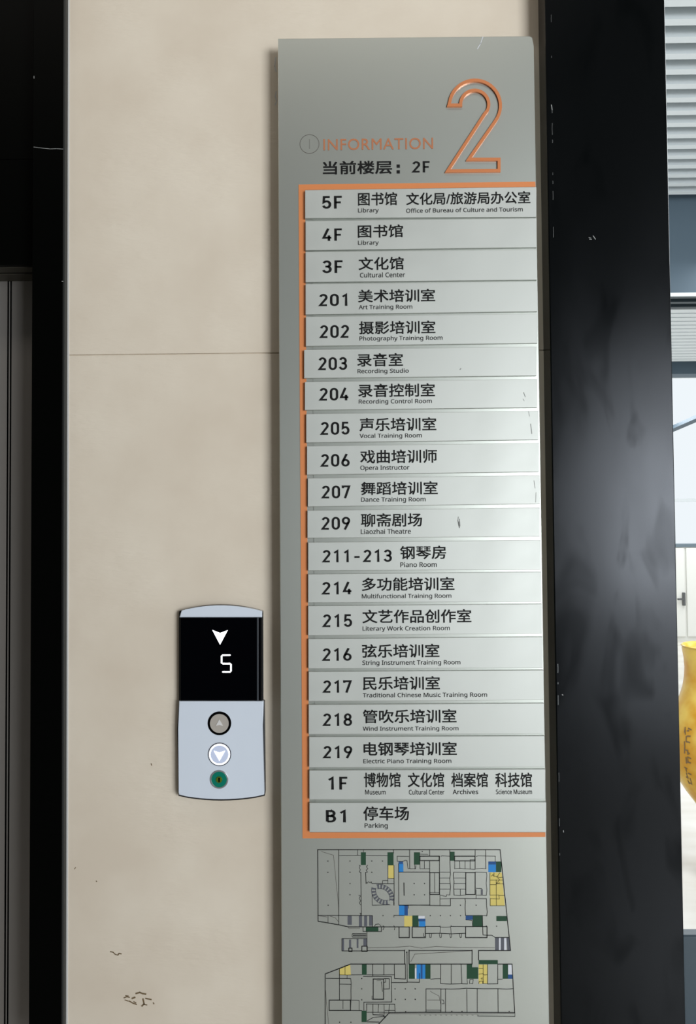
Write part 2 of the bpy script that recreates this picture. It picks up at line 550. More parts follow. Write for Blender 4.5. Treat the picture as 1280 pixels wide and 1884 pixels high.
# black clad column to the right of the sign
YC = -0.043
cb = [(1012.5, -60), (1225, -60), (1266, 1960), (1040, 1960)]
pl, pr = W(1017.5, 980, YC).x, W(1242.5, 980, YC).x
bm = bmesh.new()
prism(bm, [(pl, YC, 0), (pr, YC, 0), (pr, YC, 3.2), (pl, YC, 3.2)], 0.02, 0.0016, 3)
column = struct(link('wall_right', bm, M_column))
random.seed(9)
chips = []
for _ in range(16):
    y = random.choice([random.uniform(20, 440), random.uniform(20, 440), random.uniform(1200, 1600)])
    x = 1013.4 + (y - 0) * 0.0102
    l = random.uniform(3, 22)
    chips.append([(x, y), (x + random.uniform(-.3, .5), y + l * .5), (x + l * .0102, y + l)])
scuff('paint_chip', chips, 1.0, YC - 0.0004, M_handle, column, 'worn paint along the column edge')
scuff('scratch', [[(1083, 437), (1087, 438)], [(1091, 434), (1095, 440)], [(1084, 440), (1088, 440.5)], [(1014, 193), (1015.5, 202)], [(1036, 1528), (1036.5, 1531)], [(1034, 1278), (1035.5, 1279)]], 1.2, YC - 0.0004, M_chip, column, 'pale scratches on the black cladding')

# lobby around the photographer
LX0, LX1, LY0 = -2.2, 4.2, -4.0
struct(boxes('floor', M_lobbyfloor, [(LX0, LX1, LY0, 0.13, -0.05, 0.0)]))
struct(boxes('ceiling', M_ceil, [(LX0, LX1, LY0, 0.13, 3.2, 3.26)]))
struct(boxes('wall_side', M_back, [(LX0 - 0.1, LX0, LY0, 0.13, 0, 3.2)]))
WX0, WX1, WZ0, WZ1 = 1.67, 3.73, 0.05, 2.74
struct(boxes('wall_front', M_back, [(LX0, WX0, LY0 - 0.12, LY0, 0, 3.2), (WX1, LX1, LY0 - 0.12, LY0, 0, 3.2), (WX0, WX1, LY0 - 0.12, LY0, 0, WZ0), (WX0, WX1, LY0 - 0.12, LY0, WZ1, 3.2)]))
struct(boxes('window_1', M_frame, [(WX0, WX0 + .04, LY0 - .02, LY0 + .01, WZ0, WZ1), (WX1 - .04, WX1, LY0 - .02, LY0 + .01, WZ0, WZ1), (WX0, WX1, LY0 - .02, LY0 + .01, WZ0, WZ0 + .04), (WX0, WX1, LY0 - .02, LY0 + .01, WZ1 - .04, WZ1)]))

# ------------------------------------------------------------------ setting: the hall beyond the column
HC = H + 1.75
HX0, HX1 = 0.9, 9.0
yw = lambda depth: depth - D                     # depth from the lens -> world Y
struct(boxes('floor', M_floor, [(0.55, HX1, 0.13, 11.0, -0.05, 0.0)]))
bm = bmesh.new()
bm.verts.ensure_lookup_table()
d0, dp = 1.36 * 1.0, F * 1.75 * 3.9e-5
first = F * 1.75 / 976.0
k = -12
while True:
    d = first + k * dp
    if d > 3.86:
        break
    box(bm, HX0 - 0.4, HX1, yw(d - 0.033), yw(d), HC, HC + 0.24)
    bm.verts.ensure_lookup_table()
    for v in bm.verts[-8:]:
        v.co.y += (v.co.z - HC) * 0.45
    k += 1
struct(link('ceiling', bm, M_slat))
struct(boxes('ceiling', M_void, [(HX0 - 0.4, HX1, 0.13, yw(9.0), HC + 0.26, HC + 0.3)]))
db = 3.95
struct(boxes('trim_4', M_beam, [(HX0, HX1, yw(db), yw(db + .04), W(1250, 541, yw(db)).z, HC + 0.25)]))
struct(boxes('trim_5', M_slat, [(HX0, HX1, yw(db - .012), yw(db - .001), W(1250, 544.5, yw(db - .012)).z, W(1250, 538.5, yw(db - .012)).z)]))
bm = bmesh.new()
for d in (5.45, 5.58, 5.71, 5.84):
    box(bm, HX0, HX1, yw(d - .05), yw(d), HC, HC + .08)
struct(link('ceiling', bm, M_slatgrey))
bm = bmesh.new()
d = 5.95
while d < 7.75:
    box(bm, HX0, HX1, yw(d - .085), yw(d), HC, HC + .05)
    d += 0.115
struct(link('ceiling', bm, M_slat))
struct(boxes('trim_6', M_beam, [(HX0, HX1, yw(7.85), yw(8.05), W(1260, 688, yw(7.85)).z, HC + .1)]))
struct(boxes('trim_7', M_white, [(HX0, HX1, yw(8.06), yw(8.12), W(1260, 694, yw(8.06)).z, HC + .1)]))
# bright glazed front at the far end
yf = yw(11.6)
struct(boxes('window_2', M_white, [(HX0, HX1, yf, yf + .06, z, z + .05) for z in (0.02, 1.0, 1.9)] + [(x, x + .05, yf, yf + .06, 0, 3.35) for x in (0.9, 2.4, 3.9, 6.3, 7.8)]))
# low dark panel just behind the column
zp = W(1270, 1721, yw(1.29)).z
par = struct(boxes('trim_8', M_parapet, [(0.50, 3.2, yw(1.29), yw(1.312), 0, zp)], None, 0.002))

# ------------------------------------------------------------------ the directory sign
YB = -0.035
root = empty('directory_sign', (W(760, 942, YB).x, 0.0, 0.25), 'tall silver floor directory sign with room plates, orange border and floor plan, on beige wall', 'sign')
slab('back_board', [(511, 71), (974, 66.3), (979, 69), (981.5, 84), (1013, 2060), (519, 2060)], YB, -0.0015, M_board, root, 0.0008)
scuff('scratch', [[(878, 90), (884, 80), (888, 68)]], 1.3, YB - 0.0002, M_zwhite, root, 'pale curved scratch at the top edge')
# orange border band: top, left side, bottom
bm = bmesh.new()
prism(bm, [W(x, y, YB - .0006) for x, y in [(549, 339.5), (984.5, 334.2), (985, 343.5), (561, 349.5), (569, 1531.5), (1003, 1531.5), (1003, 1540), (556.5, 1542.5)]], YB - 0.0001)
link('accent_border', bm, M_orange, root)


def outline2():
    """centre line of the outlined numeral, in zoom pixels of the photo -> photo px"""
    P = [(188, 390), (188, 365)]
    cx, cy, r = 448, 400, 252
    for a in range(172, -31, -7):
        P.append((cx + r * 0.985 * math.cos(math.radians(a)), cy - r * math.sin(math.radians(a))))
    P = [(190, 390)]
    for a in range(172, -29, -8):
        t = math.radians(a)
        P.append((446 + 250 * math.cos(t), 395 - 250 * math.sin(t)))
    P += [(640, 555), (385, 922), (682, 922), (682, 1032), (178, 1036), (545, 470)]
    for a in range(-28, 176, 8):
        t = math.radians(a)
        P.append((443 + 138 * math.cos(t), 382 - 138 * math.sin(t)))
    P += [(306, 390)]
    return [(790 + x / 5.333, 120 + y / 5.333) for x, y in P]


def ribbon(bm, pts, wd, Y, back, closed=True):
    """raised mitred band following a px poly-line"""
    n = len(pts)
    L, R_ = [], []
    for i in range(n):
        p = Vector(pts[i])
        a = Vector(pts[i - 1]) if (closed or i) else p
        b = Vector(pts[(i + 1) % n]) if (closed or i < n - 1) else p
        u = (p - a).normalized() if (p - a).length else (b - p).normalized()
        v = (b - p).normalized() if (b - p).length else u
        nu, nv = Vector((-u.y, u.x)), Vector((-v.y, v.x))
        m_ = (nu + nv)
        m_ = m_.normalized() if m_.length > 1e-4 else nu
        s = min(2.2, 1 / max(0.3, m_.dot(nu)))
        L.append(p + m_ * wd / 2 * s)
        R_.append(p - m_ * wd / 2 * s)
    V = []
    for q in (L, R_):
        V.append([bm.verts.new(W(x, y, Y)) for x, y in q])
        V.append([bm.verts.new((v.co.x, back, v.co.z)) for v in V[-1]])
    lf, lb, rf, rb = V
    for i in range(n if closed else n - 1):
        j = (i + 1) % n
        bm.faces.new((lf[i], lf[j], rf[j], rf[i]))
        bm.faces.new((lf[j], lf[i], lb[i], lb[j]))
        bm.faces.new((rf[i], rf[j], rb[j], rb[i]))
    bmesh.ops.recalc_face_normals(bm, faces=bm.faces[:])


bm = bmesh.new()
ribbon(bm, outline2(), 5.6, YB - .0030, YB)
link('floor_numeral', bm, M_copper, root)['label'] = 'large copper outlined numeral 2'
# black offset copy: painted shadow along the numeral's lower left edges
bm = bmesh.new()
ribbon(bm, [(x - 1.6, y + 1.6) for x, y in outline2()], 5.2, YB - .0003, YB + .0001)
link('numeral_painted_shadow', bm, M_gap, root)

z1 = lambda a, b, c, d: (480 + a / 2.2857, 40 + b / 2.2857, 480 + c / 2.2857, 40 + d / 2.2857)
z2 = lambda a, b, c, d: (480 + a / 2.2857, 540 + b / 2.2857, 480 + c / 2.2857, 540 + d / 2.2857)
z3 = lambda a, b, c, d: (480 + a / 2.2857, 1040 + b / 2.2857, 480 + c / 2.2857, 1040 + d / 2.2857)

lettering('information_lettering', 'INFORMATION', z1(262, 487, 723, 542), YB, M_worn, root, 0.0, 0.0004, 1.08, 'worn copper word INFORMATION', fat=0.004, plain=True)
bm = bmesh.new()
c0 = W(569.2, 265, YB)
kk = (W(600, 265, YB) - W(500, 265, YB)).length / 100
disc(bm, (c0.x, c0.z), 18 * kk, YB - .0002, YB, 48, ri=17.0 * kk)
box(bm, c0.x - .35 * kk, c0.x + .35 * kk, YB - .0002, YB, c0.z - 9 * kk, c0.z + 9 * kk)
link('information_symbol', bm, M_fade, root)['label'] = 'faded thin circle with an i stroke'
lettering('chinese_lettering', '当前楼层', z1(260, 583, 551, 644), YB, M_ink, root, 0.003, fat=0.014, label='heading characters 当前楼层')
bm = bmesh.new()
for yy in (607, 631):
    x, y = 480 + 577 / 2.2857, 40 + yy / 2.2857
    flat(bm, [(x - 3, y - 3), (x + 3, y - 3), (x + 3, y + 3), (x - 3, y + 3)], YB - .0003)
link('colon_mark', bm, M_ink, root)
numerals('floor_number', '2F', z1(632, 586, 709, 635), YB, M_ink, root, 'black 2F after the heading')

# the room plates: (corner px TL, TR, BR, BL), number, [(chinese, box)], [(english, box)]
PL = [
    ((561, 349.7), (986.6, 344), (986.6, 398.8), (561, 401.4), z1, ('5F', (257, 732, 340, 787)), [('图书馆', (408, 716, 572, 774)), ('文化局/旅游局办公室', (610, 712, 1132, 772))], [('Library', (408, 783, 495, 808)), ('Office of Bureau of Culture and Tourism', (610, 779, 1100, 804))]),
    ((561.8, 406.6), (987, 401.4), (987, 454.8), (561.8, 460.4), z1, ('4F', (256, 868, 340, 922)), [('图书馆', (407, 852, 597, 909))], [('Library', (408, 919, 495, 944))]),
    ((561.8, 463.5), (987.5, 459), (987.5, 514.7), (561.8, 519), z1, ('3F', (257, 1003, 343, 1058)), [('文化馆', (410, 988, 600, 1045))], [('Cultural Center', (416, 1053, 606, 1076))]),
    ((561.8, 522.6), (988.4, 517.8), (988.4, 572.8), (561.8, 578.6), z2, ('201', (240, -2, 363, 54)), [('美术培训室', (408, -20, 732, 38))], [('Art Training Room', (411, 46, 636, 72))]),
    ((562.3, 582.9), (988.4, 577), (988.4, 631), (562.3, 636.7), z2, ('202', (244, 132, 370, 188)), [('摄影培训室', (412, 113, 733, 172))], [('Photography Training Room', (414, 176, 763, 204))]),
    ((559.2, 643.7), (986.6, 637.6), (986.6, 691), (559.2, 695.8), z2, ('203', (238, 267, 362, 323)), [('录音室', (405, 250, 597, 308))], [('Recording Studio', (406, 315, 621, 341))]),
    ((560.5, 702.8), (988, 697.5), (988, 749.6), (560.5, 754.4), z2, ('204', (242, 395, 367, 451)), [('录音控制室', (409, 377, 731, 437))], [('Recording Control Room', (411, 442, 718, 469))]),
    ((563, 761.8), (990, 756), (990, 809), (563, 814.3), z2, ('205', (247, 539, 372, 595)), [('声乐培训室', (414, 520, 737, 580))], [('Vocal Training Room', (415, 587, 676, 613))]),
    ((564.4, 820.9), (991, 815), (991, 868), (564.4, 873.4), z2, ('206', (248, 673, 373, 729)), [('戏曲培训师', (417, 655, 740, 715))], [('Opera Instructor', (418, 722, 624, 748))]),
    ((566, 880), (993, 874.7), (993, 927), (566, 932), z2, ('207', (252, 807, 377, 863)), [('舞蹈培训室', (420, 789, 743, 848))], [('Dance Training Room', (421, 855, 692, 882))]),
    ((565.3, 939.4), (992.8, 934), (992.8, 987), (565.3, 989.8), z2, ('209', (251, 939, 375, 995)), [('聊斋剧场', (420, 923, 677, 982))], [('Liaozhai Theatre', (420, 989, 630, 1012))]),
    ((566.6, 998), (994.5, 993.7), (994.5, 1048), (566.6, 1049.7), z2, ('211-213', (255, 1074, 550, 1131)), [('钢琴房', (585, 1060, 778, 1118))], [('Piano Room', (586, 1129, 739, 1151))]),
    ((566.6, 1056.6), (995.4, 1052), (995.4, 1107), (566.6, 1108.7), z3, ('214', (253, 67, 380, 123)), [('多功能培训室', (424, 49, 813, 108))], [('Multifunctional Training Room', (424, 118, 800, 145))]),
    ((566.6, 1115), (996.7, 1111), (996.7, 1165.6), (566.6, 1169), z3, ('215', (256, 203, 383, 260)), [('文艺作品创作室', (426, 184, 884, 244))], [('Literary Work Creation Room', (427, 254, 794, 281))]),
    ((567, 1175.6), (998, 1171.7), (998, 1229), (567, 1229.9), z3, ('216', (255, 346, 381, 402)), [('弦乐培训室', (425, 330, 750, 389))], [('String Instrument Training Room', (426, 398, 838, 425))]),
    ((567.5, 1236), (999.8, 1233), (999.8, 1288), (567.5, 1290), z3, ('217', (257, 481, 383, 537)), [('民乐培训室', (428, 466, 752, 525))], [('Traditional Chinese Music Training Room', (428, 534, 950, 561))]),
    ((567.5, 1296.8), (1000.6, 1294), (1000.6, 1349.8), (567.5, 1351), z3, ('218', (257, 620, 383, 676)), [('管吹乐培训室', (428, 605, 822, 664))], [('Wind Instrument Training Room', (428, 676, 830, 701))]),
    ((568.4, 1356), (1001.5, 1354), (1001.5, 1411), (568.4, 1412), z3, ('219', (258, 757, 384, 813)), [('电钢琴培训室', (431, 742, 823, 801))], [('Electric Piano Training Room', (430, 813, 800, 838))]),
    ((568.8, 1417.6), (1003, 1415.4), (1003, 1470.5), (568.8, 1471), z3, ('1F', (282, 887, 363, 943)), [('博物馆', (433, 872, 587, 933)), ('文化馆', (617, 872, 770, 933)), ('档案馆', (800, 872, 954, 933)), ('科技馆', (985, 872, 1139, 933))],
     [('Museum', (438, 944, 524, 964)), ('Cultural Center', (622, 943, 771, 964)), ('Archives', (806, 942, 913, 963)), ('Science Museum', (988, 942, 1139, 963))]),
    ((569, 1477.5), (1004.6, 1476), (1004.6, 1531), (569, 1531), z3, ('B1', (273, 1026, 357, 1081)), [('停车场', (430, 1014, 622, 1073))], [('Parking', (436, 1084, 533, 1110))]),
]
YP = YB - 0.0065
for n_, (tl, tr, br, bl, zf, num, cn, en) in enumerate(PL):
    p = slab('room_plate', [tl, tr, br, bl], YP, YB - 0.0002, M_plate, root, 0.0005)
    p['label'] = 'plate reading %s %s' % (num[0], ' '.join(t for t, _ in en))
    # rail left in the gap under the plate
    numerals('plate_number', num[0], zf(*num[1]), YP, M_ink, p)
    for t, b in cn:
        lettering('chinese_lettering', t, zf(*b), YP, M_ink, p, 0.003, fat=0.010)
    for t, b in en:
        lettering('english_lettering', t, zf(*b), YP, M_ink, p, 0.0, fat=0.008)
# one slotted rail panel carries the plates
slab('plate_rail', [(574, 352), (981, 347), (999, 1528), (580, 1529)], YB - .0010, YB - .0001, M_board, root)

plates = [o for o in root.children if o.name.startswith('room_plate')]


def smudge(i, segs, wd, label):
    o = scuff('smudge', segs, wd, YP - 0.0002, M_dirt, plates[i], label)


smudge(10, [[(843, 951), (842, 958), (844, 968)], [(845, 955), (846, 968)], [(843.5, 960), (845, 971)]], 1.6, 'grey scuff')
smudge(5, [[(846, 680), (847.5, 678)]], 1.4, 'dark speck')
smudge(7, [[(972, 757), (974, 766)], [(976, 780), (978, 798)]], 1.0, 'thin scratches')
smudge(6, [[(963, 722), (966, 730)], [(962, 734), (964, 737)]], 1.0, 'thin scratch')
smudge(9, [[(982, 884), (984, 898)], [(986, 906), (985, 924)]], 1.0, 'thin scratch')

# ---- printed floor plan, drawn in zoom pixels (6.095 per photo pixel, origin 560, 1540)
A = lambda x, y: (560 + x / 6.095, 1540 + y / 6.095)
B = lambda x, y: A(x + 1188.5, y)
C = lambda x, y: A(x + 122, y + 1158)
Dz = lambda x, y: A(x + 1219, y + 1158)
YF = YB - 0.0003
thick, med, thin, grey = [], [], [], []


def L(lst, f, *polys):
    for p in polys:
        lst.append([f(*q) for q in p])


def rect(lst, f, x0, y0, x1, y1):
    lst.append([f(x0, y0), f(x1, y0), f(x1, y1), f(x0, y1), f(x0, y0)])


L(thick, A, [(148, 142), (2193, 142), (2310, 1272)], [(148, 142), (152, 945), (385, 985), (490, 1008), (1060, 1008)])
L(med, A, [(384, 142), (384, 985)], [(148, 880), (762, 882), (762, 1000)], [(632, 395), (638, 880)], [(686, 395), (690, 525)], [(755, 522), (1005, 524)],
  [(1003, 318), (1006, 640), (1003, 765)], [(998, 145), (998, 180)], [(1055, 300), (1057, 765), (1404, 763)], [(1058, 393), (1404, 393)], [(1178, 145), (1180, 355)],
  [(656, 1008), (656, 1060), (862, 1060), (862, 1008)], [(1003, 880), (1118, 880)], [(700, 1060), (700, 1135)])
L(thin, A, [(263, 885), (263, 965)], [(390, 210), (580, 208), (600, 204), (630, 210)], [(595, 145), (595, 205)], [(660, 145), (660, 172)], [(690, 206), (760, 210), (930, 210)],
  [(874, 522), (876, 490), (935, 490)], [(935, 318), (935, 522)], [(612, 315), (625, 322), (614, 345), (626, 368), (612, 392), (632, 395)], [(708, 315), (694, 335), (710, 355), (692, 375), (706, 393), (688, 395)],
  [(690, 508), (705, 518), (718, 500), (735, 515), (750, 502), (755, 520)], [(608, 652), (628, 660), (612, 690), (630, 715), (614, 740), (630, 762)], [(620, 855), (634, 858), (624, 880)],
  [(758, 640), (758, 765), (960, 761)], [(1040, 215), (1170, 218)], [(1040, 215), (1040, 272), (1100, 275), (1130, 262), (1150, 265), (1160, 355), (1245, 358), (1250, 320)],
  [(880, 995), (895, 1010), (880, 1042)], [(1000, 995), (1015, 1008), (1008, 1042)], [(785, 1000), (800, 980), (830, 975), (856, 995), (856, 1008)], [(1003, 880), (1003, 900)], [(1080, 765), (1165, 768), (1163, 800)],
  [(940, 464), (1003, 466)], [(535, 1085), (535, 1122)])
L(grey, A, [(190, 163), (325, 205), (380, 760), (384, 880)], [(165, 885), (250, 897)], [(285, 888), (345, 905), (380, 950)], [(705, 1243), (1000, 1238), (1180, 1225), (1310, 1246), (1480, 1228), (1690, 1240), (2130, 1242)],
  [(490, 1015), (500, 1025), (620, 1024)])
L(med, A, [(705, 1274), (1122, 1274)], [(1175, 1274), (1880, 1272)], [(540, 1085), (690, 1085)], [(540, 1122), (690, 1122)])
L(thick, A, [(545, 1103), (690, 1103)])
rect(thick, A, 1060, 1008, 1175, 1128)
rect(thick, A, 1208, 1008, 1355, 1128)
rect(med, A, 420, 1140, 700, 1278)
rect(thick, A, 497, 1247, 533, 1285)
rect(thick, A, 643, 1225, 703, 1283)
L(thick, A, [(1115, 515), (1117, 655)], [(1003, 735), (1003, 765)])
# right half of the upper block
for r in ((106, 215, 322, 265), (494, 215, 723, 268), (217, 400, 325, 645), (620, 400, 725, 645), (618, 1005, 858, 1128)):
    rect(thick, B, *r)
L(med, B, [(215, 148), (215, 210)], [(215, 268), (217, 760)], [(325, 215), (325, 395)], [(441, 150), (443, 300), (447, 420), (441, 470), (448, 560), (441, 650)], [(0, 763), (217, 765)], [(217, 768), (447, 771)],
  [(447, 690), (447, 771)], [(450, 690), (610, 690), (850, 692)], [(610, 690), (616, 720), (612, 800), (618, 880)], [(850, 690), (853, 780), (862, 840), (853, 887)], [(843, 145), (845, 355)], [(725, 150), (725, 362)],
  [(806, 885), (812, 1098), (860, 1103), (912, 1103), (950, 1127), (1105, 1127)], [(165, 1003), (330, 1003)], [(165, 1082), (330, 1080), (455, 1086), (615, 1080)], [(455, 1003), (615, 1005)], [(485, 395), (480, 430), (488, 500), (484, 560), (488, 650)])
L(thin, B, [(106, 268), (106, 357), (215, 357)], [(155, 268), (155, 350)], [(0, 357), (50, 357), (48, 310)], [(106, 193), (195, 195)], [(340, 217), (350, 212), (441, 215)], [(0, 393), (215, 393)], [(330, 393), (445, 393)], [(270, 405), (272, 620)], [(217, 625), (325, 625)],
  [(330, 460), (445, 460)], [(330, 522), (445, 522)], [(330, 585), (445, 585)], [(330, 650), (400, 668), (405, 648), (445, 650)], [(485, 393), (620, 395)], [(485, 460), (617, 460)], [(485, 522), (617, 522)], [(485, 585), (617, 585)],
  [(558, 585), (558, 650)], [(487, 652), (560, 656), (620, 650)], [(725, 393), (850, 395)], [(850, 395), (855, 430), (848, 520), (856, 590), (850, 652)], [(735, 652), (850, 655)], [(735, 575), (800, 578)], [(735, 590), (735, 690)], [(495, 268), (495, 357), (560, 350), (600, 357), (725, 362)],
  [(552, 268), (553, 355)], [(612, 268), (612, 355)], [(668, 255), (668, 357)], [(668, 255), (723, 255)], [(735, 357), (800, 352), (845, 357)], [(735, 218), (755, 212), (950, 215), (950, 275)], [(330, 695), (450, 692)], [(330, 655), (330, 768)],
  [(618, 880), (806, 880)], [(806, 882), (855, 882)], [(330, 995), (336, 1010), (330, 1080)], [(455, 992), (450, 1010), (455, 1082)], [(330, 1010), (360, 1012), (410, 1012), (450, 1008)], [(618, 930), (690, 935), (697, 1000)], [(618, 1003), (800, 1003)],
  [(212, 1085), (218, 1128), (232, 1125), (236, 1088)], [(323, 1085), (330, 1128), (345, 1125), (348, 1088)], [(440, 1085), (446, 1128), (458, 1125), (462, 1088)], [(550, 1085), (556, 1128), (570, 1125), (572, 1088)],
  [(890, 483), (1035, 483)], [(890, 535), (960, 535)], [(960, 480), (963, 770)], [(960, 525), (1040, 525)], [(890, 652), (990, 650), (995, 695), (893, 690)], [(990, 655), (1050, 655)], [(893, 770), (1056, 770)], [(893, 690), (893, 770)],
  [(890, 400), (890, 650)], [(935, 400), (937, 440), (985, 445)], [(965, 445), (1000, 480), (960, 520), (1000, 515)], [(1000, 400), (975, 440)], [(985, 455), (1030, 452)], [(905, 440), (925, 420), (930, 440)], [(146, 1080), (148, 1115), (165, 1115)])
# lower block
L(thick, C, [(110, 960), (110, 378), (395, 268), (1005, 268)], [(1000, 110), (1003, 268)], [(1050, 110), (1050, 268), (1757, 268)], [(710, 940), (830, 812), (1280, 808), (2235, 812)])
L(thick, Dz, [(660, 110), (660, 268)], [(733, 220), (733, 115), (1090, 115)], [(948, 268), (1107, 268), (1138, 812)])
rect(thick, C, 155, 672, 393, 788)
rect(thick, C, 648, 435, 765, 662)
L(med, C, [(120, 428), (395, 430), (402, 480), (398, 560), (400, 640), (393, 790)], [(270, 320), (270, 665)], [(643, 270), (643, 400)], [(768, 270), (768, 388)], [(885, 270), (888, 430), (1008, 435)], [(1008, 265), (1010, 435)],
  [(393, 788), (520, 790)], [(538, 405), (640, 408)], [(645, 405), (852, 407), (857, 692), (543, 695), (543, 785)], [(860, 475), (1028, 475)], [(1028, 130), (1030, 470), (1167, 472), (1167, 370)], [(570, 715), (890, 718), (893, 805)],
  [(575, 718), (575, 790)], [(645, 720), (645, 835), (775, 840)], [(755, 838), (782, 872)], [(580, 915), (715, 918)], [(770, 430), (830, 432), (830, 545), (770, 547)])
L(thin, C, [(275, 493), (395, 495)], [(272, 388), (355, 390), (520, 388)], [(355, 390), (355, 425)], [(310, 680), (310, 768)], [(395, 672), (490, 674), (490, 785)], [(580, 388), (700, 390), (885, 388)], [(710, 718), (703, 805)], [(770, 720), (772, 830)], [(832, 718), (822, 805)],
  [(575, 808), (830, 810)], [(780, 788), (890, 788)], [(580, 905), (650, 865), (780, 855)], [(635, 625), (635, 662), (648, 664)], [(788, 432), (788, 470), (770, 472)], [(740, 465), (752, 575)], [(333, 280), (333, 388)])
L(grey, C, [(115, 560), (125, 700), (148, 940)], [(1070, 240), (1115, 155), (1280, 145), (1760, 118)], [(690, 452), (738, 450)])
rect(med, Dz, 143, 545, 310, 805)
L(med, Dz, [(362, 545), (362, 805)], [(310, 548), (362, 545), (420, 548), (520, 545), (590, 538), (718, 542), (800, 544), (950, 543), (1050, 548), (1120, 543)], [(600, 550), (603, 805)], [(718, 545), (718, 805)], [(950, 545), (952, 808)],
  [(308, 270), (306, 485), (410, 492), (540, 487), (605, 490)], [(427, 270), (427, 485)], [(537, 270), (545, 487)], [(833, 270), (833, 490), (945, 488)], [(948, 268), (948, 490)])
L(thin, Dz, [(145, 785), (310, 785)], [(195, 437), (240, 433), (305, 432)], [(603, 432), (608, 490)], [(635, 440), (630, 490)], [(640, 440), (672, 438), (668, 487), (640, 485)], [(950, 437), (1000, 435)], [(783, 270), (785, 487)], [(733, 315), (783, 315)], [(735, 380), (780, 375), (800, 390), (830, 385)], [(735, 485), (740, 460), (780, 458), (778, 485), (830, 487)], [(760, 430), (775, 420), (770, 445)],
  [(720, 850), (1140, 855), (1140, 815)], [(320, 670), (340, 672), (345, 712), (322, 712)])
L(grey, Dz, [(160, 672), (300, 672)], [(190, 570), (220, 590), (290, 625), (308, 720)], [(-380, 826), (720, 828), (1138, 826)])
for i in range(12):
    L(grey, Dz, [(75 + i * 59 - 8, 838), (75 + i * 59 + 8, 840)])
dots = [A(*q) for q in ((510, 270), (755, 270), (875, 270), (262, 395), (755, 395), (510, 648), (265, 765), (880, 882), (262, 270), (510, 395), (510, 522), (1230, 522), (1230, 648))]
dots += [B(*q) for q in ((40, 522), (157, 522), (40, 648), (157, 648), (222, 882), (335, 882), (447, 882), (560, 882), (560, 765), (735, 765), (850, 1000), (965, 1000), (132, 163))]
dots += [C(*q) for q in ((520, 545), (520, 668), (893, 545), (1008, 545), (1118, 545), (1008, 663), (1120, 663), (895, 663), (272, 920), (398, 920), (520, 430), (1012, 800), (1024, 135))]
dots += [Dz(*q) for q in ((22, 545), (22, 663), (432, 797), (547, 797), (1075, 797))]
bm = bmesh.new()
for p in thick:
    stroke_px(bm, p, 1.5, YF)
for p in med:
    stroke_px(bm, p, 1.1, YF)
for p in thin:
    stroke_px(bm, p, 0.85, YF)
for x, y in dots:
    flat(bm, [(x - .9, y - .9), (x + .9, y - .9), (x + .9, y + .9), (x - .9, y + .9)], YF)
n0 = len(bm.faces)
for p in grey:
    stroke_px(bm, p, 0.75, YF)
bm.faces.ensure_lookup_table()
for f in bm.faces[n0:]:
    f.material_index = 1
plan = link('floor_plan', bm, M_ink, root)
plan.data.materials.append(M_fade)
plan['label'] = 'printed floor plan of two blocks in thin black lines'


def zone(name, m, f, rects, Y=YF + 0.00012, polys=()):
    for r in rects:
        bm = bmesh.new()
        x0, y0, x1, y1 = r
        flat(bm, [f(x0, y0), f(x1, y0), f(x1, y1), f(x0, y1)], Y)
        link(name, bm, m, plan)
    for p in polys:
        bm = bmesh.new()
        flat(bm, [f(*q) for q in p], Y)
        link(name, bm, m, plan)


zone('green_zone', M_zgreen, A, [(632, 172, 688, 314), (930, 172, 998, 318), (688, 1012, 828, 1057)])
zone('green_zone', M_zgreen, B, [(38, 172, 106, 310), (441, 165, 494, 266), (958, 275, 1018, 392), (962, 887, 1080, 942), (697, 880, 806, 1002), (20, 880, 90, 1002)])
zone('green_zone', M_zgreen, C, [(522, 268, 575, 388), (518, 790, 575, 918), (1048, 270, 1115, 432)])
zone('green_zone', M_zgreen, Dz, [(135, 270, 193, 432), (733, 222, 948, 268), (1003, 272, 1062, 432)], polys=[[(600, 270), (660, 270), (660, 303), (728, 303), (728, 432), (600, 432)]])
zone('blue_zone', M_zblue, A, [(1055, 302, 1108, 392), (1060, 765, 1120, 880)])
zone('blue_zone', M_zblue, B, [(872, 308, 957, 392), (95, 945, 167, 1003)])
zone('blue_zone', M_zblue, C, [(1135, 270, 1180, 432), (1200, 270, 1234, 432)])
zone('navy_zone', M_znavy, A, [(1055, 275, 1105, 302), (1120, 765, 1158, 880)])
zone('navy_zone', M_znavy, B, [(872, 275, 957, 308), (90, 916, 167, 945), (618, 880, 697, 928)])
zone('navy_zone', M_znavy, C, [(1180, 270, 1200, 432)])
zone('navy_zone', M_znavy, Dz, [(1062, 385, 1118, 432)])
zone('yellow_zone', M_zyel, A, [(940, 316, 1000, 464), (1118, 885, 1208, 1003)])
zone('yellow_zone', M_zyel, B, [], polys=[[(890, 398), (1022, 398), (1058, 770), (893, 770)]])
zone('yellow_zone', M_zyel, C, [], polys=[[(272, 322), (390, 275), (398, 388), (272, 388)]])
zone('yellow_zone', M_zyel, Dz, [(733, 272, 830, 487)])
zone('grey_stair', M_zgrey, A, [(483, 885, 530, 985), (610, 885, 645, 1005), (668, 885, 702, 1000), (725, 885, 760, 995), (420, 1142, 443, 1275), (500, 1150, 522, 1248), (585, 1145, 605, 1245), (660, 1142, 698, 1225)])
zone('grey_stair', M_zgrey, B, [(948, 1130, 990, 1268), (1012, 1130, 1048, 1268), (788, 585, 810, 648)], polys=[[(1075, 1130), (1105, 1130), (1120, 1270), (1085, 1270)]])
zone('white_zone', M_zwhite, C, [(1115, 312, 1132, 428)], YF + .00006)
zone('white_zone', M_zwhite, B, [(992, 1132, 1010, 1268), (1050, 1132, 1074, 1268), (88, 885, 160, 915)])
zone('white_zone', M_zwhite, Dz, [(1065, 274, 1108, 384)])
